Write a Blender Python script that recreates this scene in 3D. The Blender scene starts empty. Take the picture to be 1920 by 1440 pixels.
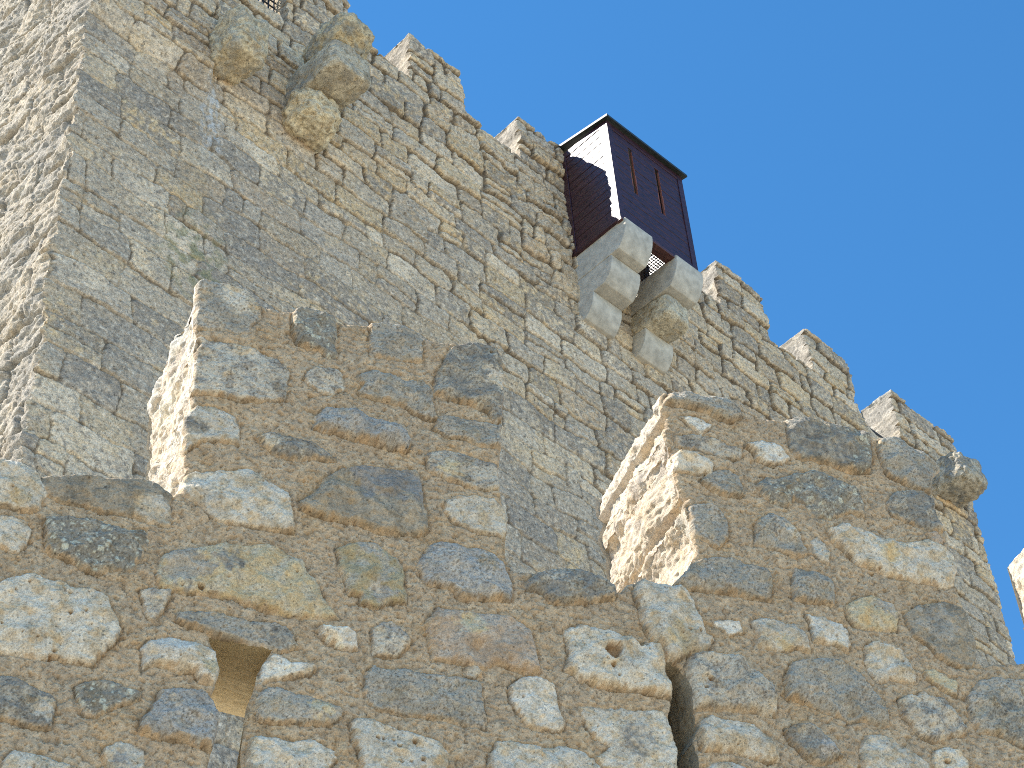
import bpy, math, random
import numpy as np
from mathutils import Vector, Matrix

sc = bpy.context.scene
COL = sc.collection

# ------------------------------------------------------------------ camera
CAM_RIGHT = Vector((0.71849563, -0.69314552, -0.05756146))
CAM_DOWN = Vector((0.47104074, 0.54581476, -0.6929696))
CAM_FWD = Vector((0.51174667, 0.47078184, 0.7186653))
cam_d = bpy.data.cameras.new('camera')
cam = bpy.data.objects.new('camera', cam_d)
COL.objects.link(cam)
up = -CAM_DOWN
back = -CAM_FWD
cam.matrix_world = Matrix(((CAM_RIGHT.x, up.x, back.x, 0), (CAM_RIGHT.y, up.y, back.y, 0),
                           (CAM_RIGHT.z, up.z, back.z, 0), (0, 0, 0, 1)))
cam_d.sensor_width = 36.0
cam_d.lens = 4121.7 / 1920 * 36
cam_d.clip_start = 0.1
cam_d.clip_end = 2000
sc.camera = cam

# ------------------------------------------------------------------ light
SUN = Vector((-0.495, 0.45, 0.743)).normalized()
SUN_EL = math.asin(SUN.z)
SUN_AZ = math.atan2(SUN.x, SUN.y)
world = bpy.data.worlds.new('World')
sc.world = world
world.use_nodes = True
nt = world.node_tree
bg = nt.nodes['Background']
sky = nt.nodes.new('ShaderNodeTexSky')
sky.sky_type = 'NISHITA'
sky.sun_disc = False
sky.sun_elevation = SUN_EL
sky.sun_rotation = SUN_AZ
sky.altitude = 1200
sky.air_density = 1.0
sky.dust_density = 0.0
sky.ozone_density = 4.5
hs = nt.nodes.new('ShaderNodeHueSaturation')
hs.inputs['Saturation'].default_value = 1.20
hs.inputs['Hue'].default_value = 0.493
nt.links.new(sky.outputs[0], hs.inputs['Color'])
nt.links.new(hs.outputs[0], bg.inputs[0])
bg.inputs[1].default_value = 0.135
sun_d = bpy.data.lights.new('sun', 'SUN')
sun_d.energy = 3.9
sun_d.angle = math.radians(0.5)
sun_d.color = (1.0, 0.95, 0.87)
sun_o = bpy.data.objects.new('sun', sun_d)
COL.objects.link(sun_o)
sun_o.rotation_euler = SUN.to_track_quat('Z', 'Y').to_euler()
sc.view_settings.view_transform = 'Standard'
sc.view_settings.look = 'None'
sc.view_settings.gamma = 1.0
sc.view_settings.exposure = 1.13
sc.cycles.filter_width = 1.0
sc.cycles.use_denoising = False
GROUND = -1.6

# ------------------------------------------------------------------ noise
_rng = np.random.RandomState(7)
PERM = np.concatenate([_rng.permutation(256)] * 3).astype(np.int32)
_a = _rng.rand(256) * 2 * np.pi
G2 = np.stack([np.cos(_a), np.sin(_a)], 1).astype(np.float32)
_g = _rng.randn(256, 3)
G3 = (_g / np.linalg.norm(_g, axis=1)[:, None]).astype(np.float32)


def n2(x, y, s, seed=0):
    x = np.asarray(x, np.float32) / s + seed * 17.31 + 512
    y = np.asarray(y, np.float32) / s + seed * 9.77 + 512
    xi = np.floor(x); yi = np.floor(y)
    fx = x - xi; fy = y - yi
    xi = xi.astype(np.int32) & 255; yi = yi.astype(np.int32) & 255
    u = fx * fx * fx * (fx * (fx * 6 - 15) + 10); v = fy * fy * fy * (fy * (fy * 6 - 15) + 10)

    def g(i, j):
        k = PERM[PERM[xi + i] + yi + j]
        return G2[k, 0] * (fx - i) + G2[k, 1] * (fy - j)
    a = g(0, 0) * (1 - u) + g(1, 0) * u
    b = g(0, 1) * (1 - u) + g(1, 1) * u
    return (a * (1 - v) + b * v) * 1.5


def n3(x, y, z, s, seed=0):
    x = np.asarray(x, np.float32) / s + seed * 17.31 + 512
    y = np.asarray(y, np.float32) / s + seed * 9.77 + 512
    z = np.asarray(z, np.float32) / s + seed * 5.13 + 512
    xi = np.floor(x); yi = np.floor(y); zi = np.floor(z)
    fx = x - xi; fy = y - yi; fz = z - zi
    xi = xi.astype(np.int32) & 255; yi = yi.astype(np.int32) & 255; zi = zi.astype(np.int32) & 255
    u = fx * fx * (3 - 2 * fx); v = fy * fy * (3 - 2 * fy); w = fz * fz * (3 - 2 * fz)

    def g(i, j, k):
        h = PERM[PERM[PERM[xi + i] + yi + j] + zi + k]
        return G3[h, 0] * (fx - i) + G3[h, 1] * (fy - j) + G3[h, 2] * (fz - k)

    def pl(k):
        a = g(0, 0, k) * (1 - u) + g(1, 0, k) * u
        b = g(0, 1, k) * (1 - u) + g(1, 1, k) * u
        return a * (1 - v) + b * v
    return (pl(0) * (1 - w) + pl(1) * w) * 1.5


def fb2(x, y, s, o=3, seed=0, gain=.5):
    t = 0; a = 1.
    for i in range(o):
        t = t + a * n2(x, y, s / 2 ** i, seed + i); a *= gain
    return t


def fb3(x, y, z, s, o=3, seed=0, gain=.5):
    t = 0; a = 1.
    for i in range(o):
        t = t + a * n3(x, y, z, s / 2 ** i, seed + i); a *= gain
    return t


def ss(a, b, x):
    t = np.clip((x - a) / (b - a), 0, 1)
    return t * t * (3 - 2 * t)


def mix(a, b, t):
    t = np.asarray(t)
    if np.ndim(a) == 1: a = np.asarray(a, np.float32)[None, :]
    if np.ndim(b) == 1: b = np.asarray(b, np.float32)[None, :]
    return a * (1 - t[:, None]) + b * t[:, None]


def worley(x, y, s, seed=0, dens=1.0):
    """distance (in units of s) to the nearest jittered spot, and the spot's random size"""
    X = x / s; Y = y / s
    xi = np.floor(X).astype(np.int32); yi = np.floor(Y).astype(np.int32)
    best = np.full(X.shape, 9., np.float32); rid = np.zeros(X.shape, np.float32)
    for i in (-1, 0, 1):
        for j in (-1, 0, 1):
            k = PERM[PERM[(xi + i + seed * 31) & 255] + ((yi + j + seed * 57) & 255)]
            k2 = PERM[k + 91]; k3 = PERM[k2 + 13]
            cx = xi + i + .1 + .8 * k / 255.; cy = yi + j + .1 + .8 * k2 / 255.
            d = np.hypot(X - cx, Y - cy) + (k3 / 255. > dens) * 9
            m = d < best
            best = np.where(m, d, best); rid = np.where(m, PERM[k3 + 5] / 255., rid)
    return best, rid


def poly_sd(px, py, poly):
    """signed distance to a polygon (negative inside) with the outward direction"""
    P = np.asarray(poly, np.float32)
    best = np.full(px.shape, 1e9, np.float32)
    bx = np.zeros_like(best); by = np.zeros_like(best)
    ins = np.zeros(px.shape, bool)
    n = len(P)
    for i in range(n):
        ax, ay = P[i]; cx, cy = P[(i + 1) % n]
        ex, ey = cx - ax, cy - ay
        wx = px - ax; wy = py - ay
        t = np.clip((wx * ex + wy * ey) / (ex * ex + ey * ey + 1e-12), 0, 1)
        dx = wx - ex * t; dy = wy - ey * t
        d = dx * dx + dy * dy
        m = d < best
        best = np.where(m, d, best); bx = np.where(m, dx, bx); by = np.where(m, dy, by)
        c = ((ay <= py) != (cy <= py))
        if abs(ey) > 1e-12:
            ins ^= c & (px < ax + (py - ay) / ey * ex)
    d = np.sqrt(best)
    s = np.where(ins, -1., 1.).astype(np.float32)
    inv = s / np.maximum(d, 1e-6)
    return d * s, bx * inv, by * inv


# ------------------------------------------------------------------ materials
def new_mat(name):
    m = bpy.data.materials.new(name)
    m.use_nodes = True
    return m, m.node_tree, m.node_tree.nodes['Principled BSDF']


def stone_mat(name, fine=0.006, vary=.28, bump=.5, dist=.004, rough=.92):
    m, t, b = new_mat(name)
    N = t.nodes; L = t.links
    tc = N.new('ShaderNodeTexCoord')
    at = N.new('ShaderNodeAttribute'); at.attribute_name = 'Col'
    n1 = N.new('ShaderNodeTexNoise'); n1.inputs['Scale'].default_value = 1 / fine
    n1.inputs['Detail'].default_value = 3; n1.inputs['Roughness'].default_value = .65
    n2_ = N.new('ShaderNodeTexNoise'); n2_.inputs['Scale'].default_value = .25 / fine
    n2_.inputs['Detail'].default_value = 4
    for n in (n1, n2_): L.new(tc.outputs['Object'], n.inputs['Vector'])
    mr = N.new('ShaderNodeMapRange')
    mr.inputs['From Min'].default_value = .3; mr.inputs['From Max'].default_value = .7
    mr.inputs['To Min'].default_value = 1 - vary; mr.inputs['To Max'].default_value = 1 + vary * .8
    L.new(n1.outputs['Fac'], mr.inputs['Value'])
    mr2 = N.new('ShaderNodeMapRange')
    mr2.inputs['From Min'].default_value = .3; mr2.inputs['From Max'].default_value = .7
    mr2.inputs['To Min'].default_value = 1 - vary * .5; mr2.inputs['To Max'].default_value = 1 + vary * .5
    L.new(n2_.outputs['Fac'], mr2.inputs['Value'])
    mu = N.new('ShaderNodeMath'); mu.operation = 'MULTIPLY'
    L.new(mr.outputs[0], mu.inputs[0]); L.new(mr2.outputs[0], mu.inputs[1])
    # small weathering pits
    vo = N.new('ShaderNodeTexVoronoi'); vo.inputs['Scale'].default_value = 1 / (fine * 3.6)
    wv = N.new('ShaderNodeMix'); wv.data_type = 'VECTOR'; wv.inputs[0].default_value = .012
    L.new(tc.outputs['Object'], wv.inputs[4]); L.new(n2_.outputs['Color'], wv.inputs[5])
    L.new(wv.outputs[1], vo.inputs['Vector'])
    sp = N.new('ShaderNodeSeparateColor'); L.new(vo.outputs['Color'], sp.inputs[0])
    th = N.new('ShaderNodeMath'); th.operation = 'MULTIPLY'; th.inputs[1].default_value = .25
    L.new(sp.outputs[0], th.inputs[0])
    pit = N.new('ShaderNodeMath'); pit.operation = 'LESS_THAN'
    L.new(vo.outputs['Distance'], pit.inputs[0]); L.new(th.outputs[0], pit.inputs[1])
    pk = N.new('ShaderNodeMapRange'); pk.inputs['To Min'].default_value = 1; pk.inputs['To Max'].default_value = .55
    L.new(pit.outputs[0], pk.inputs['Value'])
    mu3 = N.new('ShaderNodeMath'); mu3.operation = 'MULTIPLY'
    L.new(mu.outputs[0], mu3.inputs[0]); L.new(pk.outputs[0], mu3.inputs[1])
    mu = mu3
    vm = N.new('ShaderNodeVectorMath'); vm.operation = 'SCALE'
    L.new(at.outputs['Color'], vm.inputs[0]); L.new(mu.outputs[0], vm.inputs['Scale'])
    L.new(vm.outputs[0], b.inputs['Base Color'])
    b.inputs['Roughness'].default_value = rough
    b.inputs['Specular IOR Level'].default_value = .25
    ad = N.new('ShaderNodeMath'); ad.operation = 'ADD'
    L.new(n1.outputs['Fac'], ad.inputs[0]); L.new(n2_.outputs['Fac'], ad.inputs[1])
    bp = N.new('ShaderNodeBump'); bp.inputs['Strength'].default_value = bump
    bp.inputs['Distance'].default_value = dist
    L.new(ad.outputs[0], bp.inputs['Height'])
    L.new(bp.outputs[0], b.inputs['Normal'])
    return m


def plain_mat(name, col, rough=.6, scale=20, vary=.25, metal=0., bump=.2, dist=.003, stretch=(1, 1, 1), spec=.5):
    m, t, b = new_mat(name)
    N = t.nodes; L = t.links
    tc = N.new('ShaderNodeTexCoord'); mp = N.new('ShaderNodeMapping')
    mp.inputs['Scale'].default_value = stretch
    L.new(tc.outputs['Object'], mp.inputs[0])
    n1 = N.new('ShaderNodeTexNoise'); n1.inputs['Scale'].default_value = scale
    n1.inputs['Detail'].default_value = 6; n1.inputs['Roughness'].default_value = .6
    L.new(mp.outputs[0], n1.inputs['Vector'])
    cr = N.new('ShaderNodeMix'); cr.data_type = 'RGBA'
    cr.inputs[6].default_value = (*[c * (1 - vary) for c in col], 1)
    cr.inputs[7].default_value = (*[min(1, c * (1 + vary)) for c in col], 1)
    mr = N.new('ShaderNodeMapRange')
    mr.inputs['From Min'].default_value = .3; mr.inputs['From Max'].default_value = .7
    L.new(n1.outputs['Fac'], mr.inputs['Value']); L.new(mr.outputs[0], cr.inputs[0])
    L.new(cr.outputs[2], b.inputs['Base Color'])
    b.inputs['Roughness'].default_value = rough
    b.inputs['Metallic'].default_value = metal
    b.inputs['Specular IOR Level'].default_value = spec
    bp = N.new('ShaderNodeBump'); bp.inputs['Strength'].default_value = bump
    bp.inputs['Distance'].default_value = dist
    L.new(n1.outputs['Fac'], bp.inputs['Height']); L.new(bp.outputs[0], b.inputs['Normal'])
    return m


M_FG = stone_mat('rubble_and_mortar', .0045, .32, .7, .0035)
M_TOWER = stone_mat('weathered_limestone', .011, .42, .7, .008)
M_CONC = plain_mat('new_corbel_stone', (.52, .48, .40), .9, 10, .26, bump=.5, dist=.008, spec=.2)
M_TIMBER = plain_mat('dark_stained_boards', (.048, .018, .022), .38, 9, .8, bump=.3, dist=.003, stretch=(1, 1, 9), spec=.4)
M_RED = plain_mat('reddish_beam', (.085, .03, .024), .45, 30, .35, bump=.12, dist=.002)
M_LINING = plain_mat('orange_brown_lining', (.22, .07, .035), .6, 30, .3)
M_ROOF = plain_mat('dark_roof_sheet', (.03, .035, .03), .5, 20, .3)
M_GRATE = plain_mat('perforated_steel', (.05, .05, .055), .5, 40, .2, metal=.3)
M_IRON = plain_mat('black_iron', (.02, .02, .022), .6, 40, .3)
M_SLATE = plain_mat('dark_slab', (.05, .05, .055), .8, 30, .3)


# ------------------------------------------------------------------ object helpers
def tag(o, label=None, cat=None, group=None, kind=None):
    if label: o['label'] = label
    if cat: o['category'] = cat
    if group: o['group'] = group
    if kind: o['kind'] = kind
    return o


def empty(name, loc, label, cat, group=None):
    o = bpy.data.objects.new(name, None)
    COL.objects.link(o)
    o.location = loc
    return tag(o, label, cat, group)


def mesh_np(name, verts, quads, mat, parent=None, col=None, smooth=True):
    """verts in world metres; quads (n,4) int (a triangle repeats no corner: use list for mixed)"""
    me = bpy.data.meshes.new(name)
    off = np.array(parent.location if parent else (0, 0, 0), np.float32)
    verts = np.asarray(verts, np.float32) - off
    quads = np.asarray(quads, np.int32)
    me.vertices.add(len(verts)); me.vertices.foreach_set('co', verts.ravel())
    me.loops.add(quads.size); me.loops.foreach_set('vertex_index', quads.ravel())
    me.polygons.add(len(quads))
    me.polygons.foreach_set('loop_start', np.arange(0, quads.size, quads.shape[1], dtype=np.int32))
    me.update(calc_edges=True)
    if smooth: me.polygons.foreach_set('use_smooth', np.ones(len(quads), bool))
    if col is not None:
        ca = me.color_attributes.new('Col', 'FLOAT_COLOR', 'POINT')
        c4 = np.ones((len(verts), 4), np.float32); c4[:, :3] = np.clip(col, .01, .9)
        ca.data.foreach_set('color', c4.ravel())
    me.materials.append(mat)
    o = bpy.data.objects.new(name, me)
    COL.objects.link(o)
    if parent: o.parent = parent
    return o


class MB:
    """collects faces for one mesh object"""
    def __init__(s): s.v = []; s.f = []

    def box(s, x0, x1, y0, y1, z0, z1, bev=0.):
        b = bev; n = len(s.v)
        if b <= 0:
            s.v += [(x0, y0, z0), (x1, y0, z0), (x1, y1, z0), (x0, y1, z0), (x0, y0, z1), (x1, y0, z1), (x1, y1, z1), (x0, y1, z1)]
            s.f += [[n + i for i in q] for q in ((0, 3, 2, 1), (4, 5, 6, 7), (0, 1, 5, 4), (1, 2, 6, 5), (2, 3, 7, 6), (3, 0, 4, 7))]
        else:
            for z, i in ((z0, b), (z0 + b, 0), (z1 - b, 0), (z1, b)):
                X0, X1, Y0, Y1 = x0 + i, x1 - i, y0 + i, y1 - i
                s.v += [(X0 + b, Y0, z), (X1 - b, Y0, z), (X1, Y0 + b, z), (X1, Y1 - b, z), (X1 - b, Y1, z), (X0 + b, Y1, z), (X0, Y1 - b, z), (X0, Y0 + b, z)]
            s.f.append([n + 7 - i for i in range(8)]); s.f.append([n + 24 + i for i in range(8)])
            for k in range(3):
                for i in range(8):
                    j = (i + 1) % 8
                    s.f.append([n + 8 * k + i, n + 8 * k + j, n + 8 * k + 8 + j, n + 8 * k + 8 + i])

    def tube(s, a, b, r, seg=8):
        a = Vector(a); b = Vector(b); d = (b - a).normalized()
        e = d.orthogonal().normalized(); g = d.cross(e); n = len(s.v)
        for p in (a, b):
            for i in range(seg):
                t = 2 * math.pi * i / seg
                s.v.append(tuple(p + e * math.cos(t) * r + g * math.sin(t) * r))
        for i in range(seg):
            j = (i + 1) % seg
            s.f.append([n + i, n + j, n + seg + j, n + seg + i])
        s.f.append([n + seg - 1 - i for i in range(seg)]); s.f.append([n + seg + i for i in range(seg)])

    def prism(s, prof, x0, x1):
        """profile of (y, z) points swept along x"""
        n = len(s.v); m = len(prof)
        for x in (x0, x1):
            s.v += [(x, y, z) for y, z in prof]
        for i in range(m):
            j = (i + 1) % m
            s.f.append([n + i, n + j, n + m + j, n + m + i])
        s.f.append([n + m - 1 - i for i in range(m)]); s.f.append([n + m + i for i in range(m)])

    def build(s, name, mat, parent=None, smooth=False, bevel=0.):
        off = Vector(parent.location) if parent else Vector((0, 0, 0))
        me = bpy.data.meshes.new(name)
        me.from_pydata([tuple(Vector(v) - off) for v in s.v], [], s.f)
        me.materials.append(mat)
        me.update()
        if smooth:
            for p in me.polygons: p.use_smooth = True
        o = bpy.data.objects.new(name, me)
        COL.objects.link(o)
        if parent: o.parent = parent
        if bevel:
            md = o.modifiers.new('bevel', 'BEVEL'); md.width = bevel; md.segments = 2; md.limit_method = 'ANGLE'
        return o
STONES = [
('G',6,[1189,5833,1212,5857,1274,5865,1338,5863,1387,5861,1416,5810,1429,5744,1392,5691,1383,5639,1332,5626,1270,5619,1200,5603,1191,5718],[(1346,5805,66,'W')]),
('L',12,[1551,5814,1593,5839,1665,5845,1701,5832,1704,5634,1672,5623,1644,5647,1560,5652,1537,5743],[]),
('G',10,[1835,5850,1912,5882,1993,5880,2029,5837,2025,5724,1974,5702,1916,5697,1829,5682,1830,5757],[]),
('D',14,[2139,5824,2217,5882,2277,5893,2330,5880,2343,5783,2337,5621,2320,5528,2293,5490,2274,5542,2202,5567,2129,5562,2071,5572,2082,5674,2107,5742],[(2320,5714,57,'W')]),
('M',10,[1195,5553,1239,5554,1286,5561,1368,5575,1423,5556,1492,5551,1534,5498,1525,5410,1520,5352,1429,5317,1349,5305,1283,5306,1198,5287,1197,5374,1203,5461,1220,5533],[]),
('M',6,[1596,5509,1624,5548,1701,5569,1725,5553,1732,5479,1694,5437,1652,5428,1611,5452,1590,5479],[]),
('G',12,[1771,5549,1835,5610,1914,5607,1957,5592,2022,5624,2057,5587,2058,5510,2074,5448,2045,5429,1981,5447,1932,5473,1876,5469,1784,5467,1806,5522],[]),
('B',30,[1632,5324,1659,5360,1714,5378,1770,5373,1839,5363,1909,5357,1957,5326,1966,5274,1948,5245,1872,5244,1824,5247,1755,5253,1673,5254,1623,5256],[]),
('W',8,[1182,5160,1214,5224,1260,5234,1312,5233,1353,5215,1364,5156,1363,5093,1305,5093,1240,5081,1189,5013,1183,5080],[(1219,5127,38,'D')]),
('D',14,[1427,5149,1466,5179,1526,5180,1600,5177,1660,5160,1701,5128,1634,5116,1554,5087,1501,5092,1461,5115],[(1467,5135,26,'W')]),
('G',10,[2058,5396,2081,5455,2140,5479,2234,5481,2314,5487,2316,5383,2250,5362,2178,5368,2114,5367],[]),
('M',8,[2032,5258,2076,5294,2147,5302,2232,5292,2295,5284,2297,5184,2239,5157,2182,5149,2140,5154,2085,5165,2030,5184],[(2115,5210,43,'Y')]),
('K',16,[1583,4900,1637,4969,1665,5032,1721,5089,1796,5127,1872,5138,1929,5149,1992,5172,2005,5104,2016,5003,2022,4915,1998,4878,1923,4862,1839,4844,1784,4864,1693,4861,1620,4857,1588,4866],[(1857,5078,91,'S'),(1966,5080,72,'S')]),
('W',5,[2099,5058,2129,5079,2198,5106,2266,5108,2308,5070,2313,4998,2306,4954,2258,4958,2190,4951,2114,4965,2088,5012],[]),
('W',12,[1180,4879,1225,4928,1286,4947,1356,4975,1410,4992,1465,4953,1501,4940,1538,4928,1554,4803,1558,4758,1470,4751,1382,4742,1294,4740,1254,4785,1195,4814],[]),
('W',14,[552,4785,612,4795,653,4805,686,4806,712,4794,739,4768,751,4738,777,4701,760,4679,753,4627,722,4609,685,4612,633,4608,573,4606],[(690,4641,28,'Y')]),
('K',8,[760,4775,821,4793,862,4800,920,4818,954,4814,1008,4836,1072,4852,1107,4842,1142,4827,1154,4807,1155,4677,1117,4669,1074,4676,1019,4682,940,4670,892,4690,822,4680,780,4696,751,4738],[(1102,4717,55,'W')]),
('W',6,[614,4559,638,4563,674,4568,715,4561,735,4539,730,4489,703,4442,651,4448,627,4444],[]),
('L',12,[777,4590,816,4609,878,4619,918,4628,982,4616,1044,4622,1082,4630,1091,4614,1083,4545,1061,4496,1055,4462,1006,4454,948,4416,902,4430,843,4457,810,4458,784,4472],[]),
('P',14,[638,4275,667,4304,710,4341,736,4359,763,4361,804,4351,840,4353,885,4342,933,4347,979,4330,998,4289,1016,4258,1029,4225,1029,4190,1004,4158,976,4111,959,4073,908,4075,846,4074,789,4060,732,4060,664,4048],[]),
('Y',12,[1130,4450,1128,4493,1142,4540,1174,4571,1227,4592,1283,4612,1316,4640,1350,4640,1402,4657,1471,4677,1503,4674,1537,4650,1595,4644,1608,4598,1635,4576,1649,4547,1661,4513,1714,4445,1670,4429,1606,4427,1541,4417,1478,4415,1443,4427,1409,4425,1349,4434,1265,4433,1202,4416,1149,4419],[(1219,4524,75,'G'),(1353,4566,38,'D')]),
('M',5,[1085,4390,1121,4403,1174,4412,1172,4382,1146,4323,1132,4280,1116,4289,1097,4330,1086,4364],[]),
('G',6,[1203,4332,1310,4360,1428,4359,1513,4371,1555,4361,1573,4323,1582,4300,1531,4275,1447,4266,1380,4278,1314,4278,1263,4296,1205,4302],[(1522,4314,47,'D')]),
('V',24,[1099,4172,1117,4202,1148,4220,1184,4232,1233,4232,1283,4224,1317,4202,1334,4171,1338,4131,1321,4097,1281,4092,1263,4123,1231,4120,1182,4123,1130,4120,1111,4100],[(1303,4143,28,'Y')]),
('D',10,[674,3959,703,3969,749,3973,792,3955,820,3947,851,3935,867,3915,865,3873,858,3820,817,3820,764,3830,690,3818],[(838,3880,37,'W')]),
('L',7,[916,3984,945,4006,998,4024,1038,4023,1070,4012,1101,4010,1099,3985,1066,3958,1036,3941,1007,3915,978,3890,955,3889,940,3928,926,3958],[]),
('B',20,[1168,4030,1210,4051,1262,4063,1302,4058,1328,4035,1342,3989,1342,3931,1331,3862,1291,3863,1232,3863,1174,3859,1115,3865,1116,3912,1141,3947,1158,3989],[]),
('W',6,[1020,3792,1053,3818,1098,3821,1130,3808,1134,3749,1129,3711,1043,3692,1036,3736,1015,3763],[(1064,3761,23,'B')]),
('W',14,[748,3695,768,3720,820,3720,853,3720,891,3709,926,3698,924,3631,727,3589,737,3666],[]),
('V',20,[1648,4395,1658,4401,1684,4394,1719,4403,1745,4404,1763,4393,1771,4363,1773,4334,1745,4325,1719,4329,1685,4336,1654,4360],[]),
('M',8,[1822,4429,1852,4461,1887,4473,1914,4448,1948,4413,1925,4375,1902,4343,1863,4336,1823,4328],[(1864,4408,18,'D')]),
('V',9,[1472,4205,1498,4242,1519,4247,1549,4229,1591,4234,1638,4230,1617,4199,1579,4178,1542,4171,1509,4158,1470,4138],[]),
('G',12,[1465,4092,1497,4127,1534,4129,1572,4113,1614,4118,1656,4112,1714,4091,1719,4062,1685,4030,1635,4016,1561,4008,1492,3990,1457,3992,1453,4050],[(1652,4072,36,'Y')]),
('W',14,[1441,3916,1469,3936,1505,3937,1546,3930,1586,3944,1619,3954,1660,3946,1694,3934,1704,3908,1677,3868,1677,3830,1437,3778,1435,3857],[]),
('G',10,[1801,4255,1823,4284,1853,4278,1884,4278,1919,4294,1972,4289,2025,4297,2087,4299,2159,4306,2176,4294,2181,4222,2191,4152,2181,4122,2124,4131,2063,4132,1976,4133,1889,4122,1838,4120,1800,4147,1791,4186],[]),
('P',12,[1744,4043,1761,4062,1803,4072,1837,4070,1888,4057,1943,4060,1986,4044,2029,4044,2058,4011,2056,3971,2050,3911,1784,3854,1777,3938,1760,3983,1748,4025],[]),
('O',14,[1706,4726,1738,4763,1774,4779,1829,4786,1875,4761,1911,4748,1933,4703,1931,4634,1939,4569,1889,4556,1835,4520,1781,4517,1782,4550,1742,4550,1733,4614,1711,4653],[(1849,4579,41,'M'),(1811,4761,41,'G')]),
('B',14,[1980,4739,2005,4792,2034,4841,2077,4865,2120,4871,2157,4861,2196,4875,2243,4858,2284,4829,2304,4758,2310,4714,2303,4672,2242,4667,2166,4646,2124,4641,2102,4669,2056,4674,2010,4661,2002,4693],[(2221,4805,34,'K')]),
('T',14,[2005,4509,2047,4576,2126,4581,2228,4594,2294,4602,2339,4580,2369,4548,2374,4483,2386,4394,2339,4383,2294,4393,2236,4398,2189,4367,2143,4360,2090,4368,2022,4362,2012,4435],[(2151,4525,47,'Y')]),
('M',5,[2125,4345,2171,4367,2182,4344,2159,4322,2127,4318],[]),
('D',22,[2364,4734,2372,4782,2403,4814,2474,4857,2554,4882,2620,4856,2678,4848,2693,4816,2687,4788,2621,4756,2540,4726,2462,4702,2434,4712,2416,4736],[(2461,4824,40,'M')]),
('P',22,[2491,4596,2527,4619,2547,4636,2590,4633,2647,4625,2685,4617,2725,4630,2737,4608,2781,4613,2830,4609,2840,4555,2841,4499,2852,4468,2856,4404,2796,4403,2724,4399,2667,4396,2587,4393,2527,4400,2478,4432,2494,4491,2498,4558],[]),
('W',28,[2775,4868,2782,4888,2832,4892,2888,4895,2935,4905,2964,4895,2988,4847,3000,4785,3015,4742,3044,4697,3023,4657,2978,4617,2937,4607,2894,4574,2847,4551,2838,4599,2796,4657,2777,4710,2783,4764,2769,4813],[(2903,4650,56,'Y')]),
('V',10,[2276,4313,2310,4342,2348,4368,2398,4364,2426,4360,2437,4330,2434,4287,2445,4253,2452,4223,2451,4184,2403,4175,2348,4168,2326,4178,2311,4216,2281,4246],[]),
('W',12,[2193,4026,2218,4077,2263,4095,2334,4093,2397,4100,2443,4120,2506,4112,2545,4090,2565,4064,2561,4023,2188,3941],[]),
('W',10,[2517,4291,2550,4299,2597,4299,2668,4316,2706,4314,2754,4328,2812,4339,2823,4309,2840,4249,2843,4182,2833,4123,2828,4081,2663,4045,2574,4066,2555,4102,2610,4150,2558,4185,2534,4221],[(2702,4192,62,'M')]),
('M',26,[2999,4624,3079,4630,3143,4630,3163,4601,3211,4585,3244,4550,3251,4482,3241,4424,3167,4420,3062,4408,2967,4386,2937,4375,2923,4419,2922,4485,2921,4552,2957,4606],[(3101,4507,72,'G')]),
('W',26,[2927,4301,2947,4338,2986,4356,3054,4359,3138,4359,3173,4332,3199,4305,3223,4277,3222,4236,3185,4221,3124,4229,3042,4230,2984,4231,2940,4213],[]),
('W',12,[2947,4149,2974,4175,3048,4191,3087,4173,3084,4114,2938,4083],[]),
('V',8,[3060,4777,3112,4804,3156,4802,3161,4752,3114,4735,3085,4747],[]),
('W',12,[3203,4814,3245,4842,3285,4847,3328,4832,3369,4842,3403,4814,3417,4743,3371,4739,3296,4713,3263,4712,3200,4711,3225,4754],[(3319,4741,34,'Y')]),
('V',12,[3429,4907,3478,4909,3530,4903,3577,4904,3599,4879,3592,4825,3574,4783,3537,4796,3499,4801,3444,4791,3446,4855],[]),
('Y',12,[3608,4996,3655,5032,3724,5074,3763,5061,3808,5049,3818,4997,3804,4932,3748,4921,3678,4907,3623,4900,3604,4941],[(3778,5033,43,'G')]),
('K',8,[3856,5015,3909,5068,4010,5118,4069,5130,4130,5118,4147,5044,4142,4964,4115,4880,4083,4835,4012,4825,3951,4855,3915,4906,3864,4924],[(3988,5018,89,'G')]),
('W',14,[3652,4810,3679,4847,3745,4841,3790,4829,3815,4791,3831,4743,3826,4705,3782,4701,3728,4696,3677,4668,3650,4698,3640,4747],[]),
('G',18,[3304,4606,3339,4666,3400,4688,3470,4716,3523,4718,3578,4703,3611,4667,3634,4622,3676,4567,3679,4490,3644,4475,3574,4480,3524,4454,3507,4464,3453,4480,3387,4499,3332,4514,3294,4512],[]),
('Y',8,[3876,4761,3915,4786,3967,4776,4001,4747,3986,4684,3942,4696,3906,4717,3876,4732],[]),
('M',16,[3744,4612,3782,4639,3822,4638,3841,4664,3864,4648,3919,4658,3945,4624,3977,4588,3996,4528,3922,4497,3839,4450,3793,4474,3747,4534,3743,4576],[]),
('G',14,[4033,4681,4095,4770,4157,4800,4249,4807,4359,4826,4275,4512,4196,4523,4115,4548,4047,4547,4030,4586],[(4170,4633,87,'L')]),
('D',16,[3266,4377,3307,4401,3365,4410,3398,4384,3436,4351,3456,4308,3430,4289,3362,4254,3317,4277,3288,4325],[(3404,4317,33,'B')]),
('W',16,[3551,4377,3574,4414,3628,4429,3671,4418,3716,4387,3763,4370,3794,4336,3806,4270,3521,4209],[]),
('P',12,[3836,4407,3882,4435,3940,4430,3964,4394,3948,4301,3819,4273,3825,4370],[]),
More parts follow.
